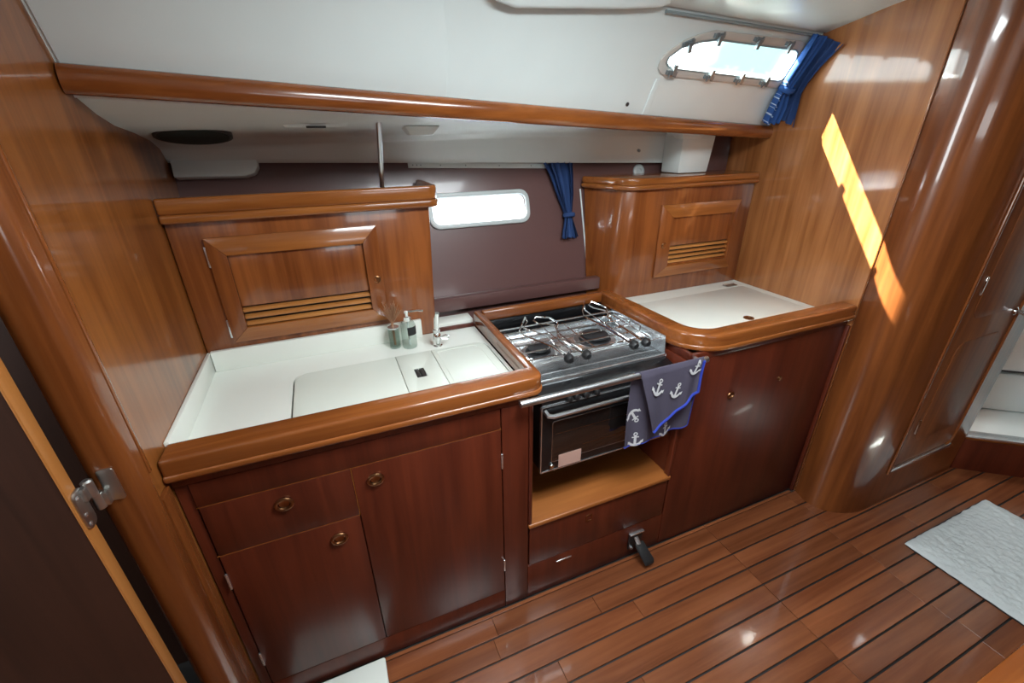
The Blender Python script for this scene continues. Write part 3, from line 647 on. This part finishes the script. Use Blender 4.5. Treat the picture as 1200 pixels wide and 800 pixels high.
bm = bmesh.new(); vs = [(.905, FY-.022, .094), (.945, FY-.022, .094), (.963, FY-.078, .042), (.918, FY-.078, .042)]
A = [bm.verts.new(p) for p in vs]; B = [bm.verts.new((p[0], p[1]-.006, p[2]-.02)) for p in vs]
bm.faces.new(A); bm.faces.new(B)
for k in range(4): bm.faces.new((A[k], A[(k+1) % 4], B[(k+1) % 4], B[k]))
fin(bm, 'pedal', 'pump', fp_, .004)
lathe('pivot', [(.006, 0), (.006, .01)], (.898, FY-.008, .062), 'steel', fp_, (0, -1, 0))

# ------------------------------------------------------------------ stove
st = thing('stove', 'two-burner stainless gimballed stove with black oven between the counters', 'stove', (.765, 1.2, .54))
SX0, SX1, SYF, SYB, PZ = .503, 1.028, 1.055, 1.405, .842
box('oven_body', .508, 1.024, 1.006, 1.42, .548, .80, 'black', st, .003)
plate('control_panel', [(.99, .806), (.992, .828), (1.052, .843), (1.39, .843), (1.39, .806)], [], YZ, SX0+.003, SX1-.003, 'black', st, .002)
for x in (.60, .625, .66, .70): lathe('control_knob', [(.010, 0), (.010, .012), (.006, .014), (0, .014)], (x, .991, .816), 'blackplastic', st, (0, -1, .1), 12)
bm = bmesh.new(); abox(bm, SX0, SX1, SYF, SYB, .8432, .8462); abox(bm, SX0, SX1, SYF, SYF+.010, .8462, .852); abox(bm, SX0+.01, SX1-.01, SYF+.045, SYF+.050, .8462, .8495); fin(bm, 'hob_top', 'steel', st, .001)
plate('side_guard', [(1.062, .8464), (1.402, .8464), (1.402, .903), (1.07, .915)], [], YZ, SX1-.003, SX1, 'steel', st, .0008)
plate('side_guard', [(1.062, .8464), (1.402, .8464), (1.402, .903), (1.07, .915)], [], YZ, SX0, SX0+.003, 'steel', st, .0008)
box('back_guard', SX0+.0035, SX1-.0035, 1.399, 1.402, .8464, .868, 'steel', st, .0008)
for bx, by, r in ((.625, 1.262, .038), (.872, 1.275, .050)):
    b = lathe('burner', [(r*1.25, 0), (r*1.2, .005), (r*.6, .007), (r*.6, .012), (r, .013), (r, .020), (r*.8, .023), (0, .0235)], (bx, by, .8464), 'castiron', st, n=24)
    lathe('burner_dish', [(r*1.6, 0), (r*1.6, .0012), (r*1.26, .0012)], (bx, by, .8464), 'brushed', st, n=24)
bm = bmesh.new()
for y in (1.15, 1.205, 1.262, 1.32, 1.375): atube(bm, [(SX0+.012, y, .882), (SX1-.014, y, .882)], .003, 6)
for x in (.545, .70, .79, .985): atube(bm, [(x, 1.14, .882), (x, 1.388, .882)], .0022, 6)
for x in (.515, 1.016): atube(bm, [(x, 1.14, .884), (x, 1.388, .884), (x, 1.388, .848)], .0028, 6); atube(bm, [(x, 1.14, .884), (x, 1.14, .848)], .0028, 6)
fin(bm, 'pan_support', 'chrome', st)
bm = bmesh.new(); atube(bm, [(SX0+.004, 1.082, .904), (SX1-.004, 1.082, .904)], .003, 8); fin(bm, 'front_rail', 'steel', st)
bm = bmesh.new(); atube(bm, [(SX0+.004, 1.392, .893), (SX1-.004, 1.392, .893)], .003, 8); fin(bm, 'rear_rail', 'steel', st)
def clampw(kx, pts):
    cl = lathe('clamp_knob', [(0, -.017), (.010, -.0145), (.0165, -.005), (.0165, .006), (.010, .014), (.0045, .016), (.0045, .03)], (kx, 1.074, .904), 'blackplastic', st, (.0, 1, .05), 14)
    bm = bmesh.new()
    for p in pts: atube(bm, p, .0032, 8)
    fin(bm, 'pot_clamp', 'chrome', cl)
clampw(.643, [[(.643, 1.09, .904), (.640, 1.19, .897), (.590, 1.318, .897), (.578, 1.32, .915), (.588, 1.315, .945), (.604, 1.33, .958), (.612, 1.33, .94), (.60, 1.335, .915), (.66, 1.26, .903), (.655, 1.19, .897), (.650, 1.09, .904)]])
clampw(.709, [[(.705, 1.09, .904), (.690, 1.23, .899), (.715, 1.29, .90), (.722, 1.30, .93), (.692, 1.31, .950), (.650, 1.335, .952), (.638, 1.33, .940), (.652, 1.31, .930), (.70, 1.285, .93), (.712, 1.27, .90), (.714, 1.20, .898), (.713, 1.09, .904)]])
clampw(.896, [[(.892, 1.09, .904), (.90, 1.25, .899), (.882, 1.375, .90), (.880, 1.385, .92), (.89, 1.39, .955), (.887, 1.38, .925), (.91, 1.36, .905), (.912, 1.25, .899), (.902, 1.09, .904)]])
clampw(.946, [[(.942, 1.09, .904), (.958, 1.25, .899), (.968, 1.33, .90), (.972, 1.36, .93), (.93, 1.40, .945), (.915, 1.40, .935), (.93, 1.385, .925), (.965, 1.35, .92)], [(.952, 1.09, .904), (.985, 1.16, .90), (.985, 1.16, .925), (.985, 1.22, .925), (.985, 1.22, .90)]])
od = box('oven_door', .506, 1.026, .988, 1.005, .549, .803, 'black', st, .004)
bm = bmesh.new(); aplate(bm, rrect(.504, 1.028, .547, .805, .006), [rrect(.5075, 1.0245, .5515, .8015, .005)], XZ, .9865, .996); fin(bm, 'door_edge', 'steel', od)
plate('door_glass', rrect(.545, .99, .585, .742, .008), [], XZ, .9862, .9885, 'ovenglass', od, .0008)
bm = bmesh.new(); aplate(bm, rrect(.5435, .9915, .5835, .7435, .009), [rrect(.545, .99, .585, .742, .008)], XZ, .9858, .988); fin(bm, 'glass_outline', 'brushed', od)
plate('rack_line', [(.555, .693), (.84, .693), (.84, .6942), (.555, .6942)], [], XZ, .9857, .9862, 'brass', od)
plate('rack_line', [(.66, .622), (.88, .622), (.88, .6232), (.66, .6232)], [], XZ, .9857, .9862, 'brass', od)
plate('maker_sticker', [(.570, .555), (.655, .555), (.655, .606), (.570, .606)], [], XZ, .9847, .9857, 'copper', od)
lathe('gas_knob', [(.009, 0), (.009, .004), (.006, .008), (0, .009)], (.545, .988, .568), 'chrome', od, (0, -1, 0))
tube('door_handle', [(.516, .988, .790), (.520, .972, .782), (.535, .966, .780), (.95, .966, .780), (.968, .97, .782), (.972, .988, .790)], .0075, 'brushed', od, 10)
# crash bar
cr = thing('crash_bar', 'steel grab bar across the front of the stove', 'bar', (.74, .925, .87))
tube('bar', [(.405, .922, .884), (1.075, .922, .884)], .0105, 'brushed', cr, 14)
for x in (.425, 1.062): bm = bmesh.new(); atube(bm, [(x, .922, .879), (x, .962, .870)], .007, 8); fin(bm, 'bracket', 'steel', cr)

# ------------------------------------------------------------------ dish towel
tw = thing('dish_towel', 'slate towel with white anchors and blue hem draped over the steel bar', 'towel', (.92, .93, .6))
def lin(a, b, t): return a+(b-a)*t
def front_sheet(u, v):
    top = (lin(.800, 1.052, u), .896); bot = (lin(.875, 1.045, u), lin(.660, .775, u))
    x = lin(top[0], bot[0], v); z = lin(top[1], bot[1], v)
    y = .910-.006*math.sin(u*12+.5)*min(1, v*1.6)*(1-.5*v)-.003*math.sin(u*17+2*v)*min(1, v*2)-.004*v
    if v < .06: y = .910+.012*(1-v/.06); z = .896+.002*(v/.06)
    return Vector((x, y, z))
def back_sheet(u, v):
    top = (lin(.786, 1.062, u), .896); bot = (lin(.795, 1.052, u), lin(.596, .622, u))
    x = lin(top[0], bot[0], v)+.008*math.sin(v*3.1)*(u-.5); z = lin(top[1], bot[1], v)
    y = .935+.004*math.sin(u*10+1)*v+.004*math.sin(u*19)*v
    if v < .06: y = .935-.012*(1-v/.06)
    if u < .12 and v > .05: y -= .0*(1-u/.12)
    return Vector((x, y, z))
grid('back_fold', back_sheet, 36, 30, 'towel', tw, .003); grid('front_fold', front_sheet, 36, 30, 'towel', tw, .003)
def strip_on(sheet, us, name, mat, off=-.0035):
    bm = bmesh.new(); P = [sheet(u, v)+Vector((0, off, 0)) for u, v in us]; atube(bm, P, .0045, 6); return fin(bm, name, mat, tw)
strip_on(front_sheet, [(i/20, .99) for i in range(21)], 'hem', 'hem', -.002); strip_on(front_sheet, [(.995, .06+.93*i/20) for i in range(21)], 'hem', 'hem', -.002)
strip_on(back_sheet, [(i/20, .995) for i in range(21)], 'hem', 'hem', 0); strip_on(back_sheet, [(.995, .1+.89*i/20) for i in range(21)], 'hem', 'hem', 0)
def anchor(sheet, u0, v0, ang, size, su, sv):
    """flat printed anchor following the cloth"""
    bm = bmesh.new(); ca, sa = math.cos(math.radians(ang)), math.sin(math.radians(ang))
    def mp(a, b, d):
        a, b = a*size, b*size; a, b = a*ca-b*sa, a*sa+b*ca
        p = sheet(u0+a/su, v0-b/sv); return p+Vector((0, -.0036-d, 0))
    aplate(bm, [(-.075, -.42), (.075, -.42), (.075, .3), (-.075, .3)], [], mp, 0, .0006)
    aplate(bm, [(-.22, .16), (.22, .16), (.22, .24), (-.22, .24)], [], mp, .0002, .0008)
    aplate(bm, arc(0, .42, .14, 0, 330, 11), [arc(0, .42, .07, 0, 330, 11)], mp, .0001, .0007)
    o = arc(0, -.05, .45, 200, 340, 10); i = arc(0, .06, .38, 340, 200, 10)
    aplate(bm, o+i, [], mp, .0003, .0009)
    for s in (-1, 1): aplate(bm, [(s*.50, -.02), (s*.50, -.26), (s*.28, -.20)], [], mp, .0004, .001)
    fin(bm, 'anchor_print', 'print', tw)
for u, v, a in ((.22, .30, -35), (.52, .52, -30), (.86, .20, -25)): anchor(front_sheet, u, v, a, .054, .235, .19)
for u, v, a in ((.10, .58, -150), (.15, .92, 0), (.62, .93, 5)): anchor(back_sheet, u, v, a, .054, .27, .29)

# ------------------------------------------------------------------ icebox cabinet and worktop
ib = thing('icebox_cabinet', 'shade-toned dark red wooden icebox cabinet at the right of the stove', 'cabinet', (1.45, 1.2, 0))
box('carcass', 1.049, 1.8485, FY, 1.36, 0, .858, 'cab', ib, .003)
box('top_rail', 1.049, 1.8485, FY, FY+.014, .8582, .885, 'cab', ib, .001); box('top_rail', 1.049, 1.062, FY+.0142, 1.36, .8582, .885, 'cab', ib, .001)
ring_pull(ib, 1.271, .676, FY, .75)
lathe('knob', [(.010, 0), (.010, .003), (.006, .006), (0, .006)], (1.527, FY-.0003, .686), 'brass', ib, (0, -1, 0))
box('shade_strip', 1.838, 1.8492, .9455, FY-.0002, 0, .8575, 'cab', ib, .001)  # dark strip added over a bulkhead edge that only lies in shade
iw = thing('icebox_worktop', 'white icebox worktop with curved wooden fiddle beside the stove', 'worktop', (1.45, 1.25, .859))
cor = arc(1.185, 1.09, .15, 270, 180, 10)
op_ = [(1.8485, .942)]+[(x, y+.002) for x, y in cor]+[(1.036, 1.505)]
ip_ = [(1.8485, 1.008)]+[(x, y+.002) for x, y in arc(1.185, 1.09, .084, 270, 180, 10)]+[(1.083, 1.505)]
sp = [(1.8485, .99)]+arc(1.185, 1.09, .10, 270, 180, 10)+[(1.07, 1.475), (1.07, 1.60), (1.8485, 1.60)]
plate('surface', sp, [], XY, .859, ZT, 'counter', iw)
plate('fiddle', op_+list(reversed(ip_)), [], XY, .8856, ZF, 'trimx', iw, .0095, 4)
op2 = [(1.8485, .938)]+[(x, y+.002) for x, y in arc(1.185, 1.09, .154, 270, 180, 10)]+[(1.0325, 1.47)]
plate('fiddle_bead', op2+list(reversed(ip_))[1:], [], XY, .8855, .905, 'trimx', iw, .006, 3)
ld = plate('lid', [(1.8, 1.02), (1.8, 1.428), (1.115, 1.428), (1.115, 1.10), (1.19, 1.02)], [], XY, ZT+.0002, .8885, 'counter', iw, .001)
box('lid_seam', 1.105, 1.80, 1.4285, 1.4305, ZT+.0002, .8866, 'seamgap', iw, 0)
for x, y in ((1.152, 1.405), (1.752, 1.458)):
    bm = bmesh.new(); abox(bm, x-.033, x+.033, y-.014, y+.014, .8886, .8905); atube(bm, [(x-.033, y+.012, .891), (x+.033, y+.012, .891)], .0035, 6); fin(bm, 'lid_hinge', 'pewter', iw)
lathe('lid_pull', [(.020, 0), (.020, .003), (.015, .004), (.013, .0015), (0, .001)], (1.481, 1.115, .8886), 'brass', iw)

# ------------------------------------------------------------------ fittings under the side deck
sp_ = thing('round_speaker', 'black oval speaker under the side deck at the left bulkhead', 'speaker', (-.30, 1.60, 1.54))
def ell(n): return [(math.cos(2*math.pi*i/n), math.sin(2*math.pi*i/n)) for i in range(n)]
def spk(u, v, d): return Vector((-.292+.085*u, 1.548+.060*v, 1.563-.018*v-d))
plate('grille', ell(28), [], spk, 0, .008, 'speaker', sp_, .003); 
bm = bmesh.new(); aplate(bm, [(1.09*a, 1.09*b) for a, b in ell(28)], [ell(28)], spk, -.004, .006); fin(bm, 'trim_ring', 'blackplastic', sp_)
wp = [(-.408, 1.434), (-.215, 1.432), (-.185, 1.440), (-.172, 1.460), (-.172, 1.482), (-.408, 1.488)]
tag(plate('hull_bracket', wp, [], lambda u, v, d: HP(u, v, d), .002, .045, 'white', None, .006), 'white moulded bracket on the hull lining behind the left locker', 'bracket')
def fitting(name, label, cat, x0, x1, y0, y1, z0, z1, tap=.012):
    root = thing(name, label, cat, ((x0+x1)/2, (y0+y1)/2, z0), 'lamps under the side deck')
    loft('housing', [[(x0+tap, y0+tap, z0), (x1-tap, y0+tap, z0), (x1-tap, y1-tap, z0), (x0+tap, y1-tap, z0)], [(x0, y0, z1), (x1, y0, z1), (x1, y1, z1), (x0, y1, z1)]], 'white', root, .003)
    return root
f = fitting('strip_lamp', 'white strip lamp under the deck left of the steel pole', 'lamp', -.07, .11, 1.42, 1.48, 1.578, 1.596)
box('switch', -.005, .045, 1.416, 1.426, 1.576, 1.5815, 'blackplastic', f, .001)
fitting('ceiling_lamp', 'small white square lamp under the deck right of the pole', 'lamp', .265, .375, 1.46, 1.55, 1.556, 1.582, .02)
fitting('ceiling_lamp', 'small white square lamp under the deck above the right locker', 'lamp', 1.43, 1.57, 1.57, 1.66, 1.535, 1.570, .02)
pk = thing('power_socket', 'small steel socket on the white deck edge above the right locker', 'socket', (1.315, 1.722, 1.48))
lathe('collar', [(.014, 0), (.014, .006), (.009, .008), (.008, .004), (0, .004)], (1.315, 1.728, 1.500), 'steel', pk, (0, -1, -.3)); lathe('cap', [(.006, 0), (.006, .016), (0, .017)], (1.325, 1.722, 1.492), 'gasket', pk, (0, -1, -.3))
tag(lathe('round_vent', [(.030, 0), (.030, .006), (.022, .012), (.010, .012), (.008, .008), (0, .008)], HP(1.36, 1.400, .002), 'wframe', None, HN, 20), 'round pale vent on the hull lining behind the right locker', 'vent')
tag(plate('deck_pillar', [(1.462, 1.396), (1.625, 1.396), (1.648, 1.562), (1.462, 1.562)], [], XZ, 1.60, 1.715, 'white', None, .006), 'white boxed pillar between the right locker and the deck', 'pillar')
plate('lining_panel', [(1.652, 1.37), (1.848, 1.37), (1.848, 1.57), (1.675, 1.555)], [], XZ, 1.70, 1.712, 'vinyl', wb, .002)

# ------------------------------------------------------------------ mats and table
def mat_pile(name, label, x0, x1, y0, y1, h, ph):
    root = thing(name, label, 'mat', ((x0+x1)/2, (y0+y1)/2, 0))
    def fz(u, v):
        x, y = lin(x0, x1, u), lin(y0, y1, v)
        e = min(u, 1-u, v, 1-v)*12; e = min(1, e)**.5
        n = noise.fractal(Vector((x*55, y*55, ph)), .7, 2.0, 3)*.0045+noise.noise(Vector((x*9, y*9, ph)))*.004+random.uniform(-.0012, .0012)
        wob = .004*noise.noise(Vector((x*30, y*30, 4)))
        return Vector((x+wob, y+wob, .004+e*(h+n)))
    grid('pile', fz, 130, 110, 'rug', root)
    plate('backing', rrect(x0-.003, x1+.003, y0-.003, y1+.003, .02), [], XY, .0005, .0045, 'rugback', root)
    return root
mat_pile('bath_mat', 'shaggy white mat on the teak floor near the right doorway', 1.985, 2.60, .02, .552, .014, 1.3)
smt = thing('step_mat', 'flat white mat against the sink cabinet at the bottom left', 'mat', (-.215, .89, 0))
plate('sheet', rrect(-.36, -.068, .83, .952, .008), [], XY, .0008, .012, 'counter', smt, .004, 3)
tb = thing('saloon_table', 'varnished wooden table edge in the bottom right corner', 'table', (1.3, -.3, 0))
tp = arc(1.75, .030, .05, 0, 90, 6)+arc(.78, .030, .05, 90, 180, 6)+[(.73, -.75), (1.80, -.75)]
plate('tabletop', tp, [], XY, .668, .695, 'trimx', tb, .004); 
tin = arc(1.74, .020, .03, 0, 90, 6)+arc(.79, .020, .03, 90, 180, 6)+[(.76, -.72), (1.77, -.72)]
bm = bmesh.new(); aplate(bm, arc(1.75, .032, .055, 0, 90, 6)+arc(.78, .032, .055, 90, 180, 6)+[(.725, -.755), (1.805, -.755)], [tin], XY, .694, .712); fin(bm, 'table_fiddle', 'trimx', tb, .006)
box('pedestal', 1.15, 1.38, -.45, -.25, .0, .668, 'cab', tb, .01)
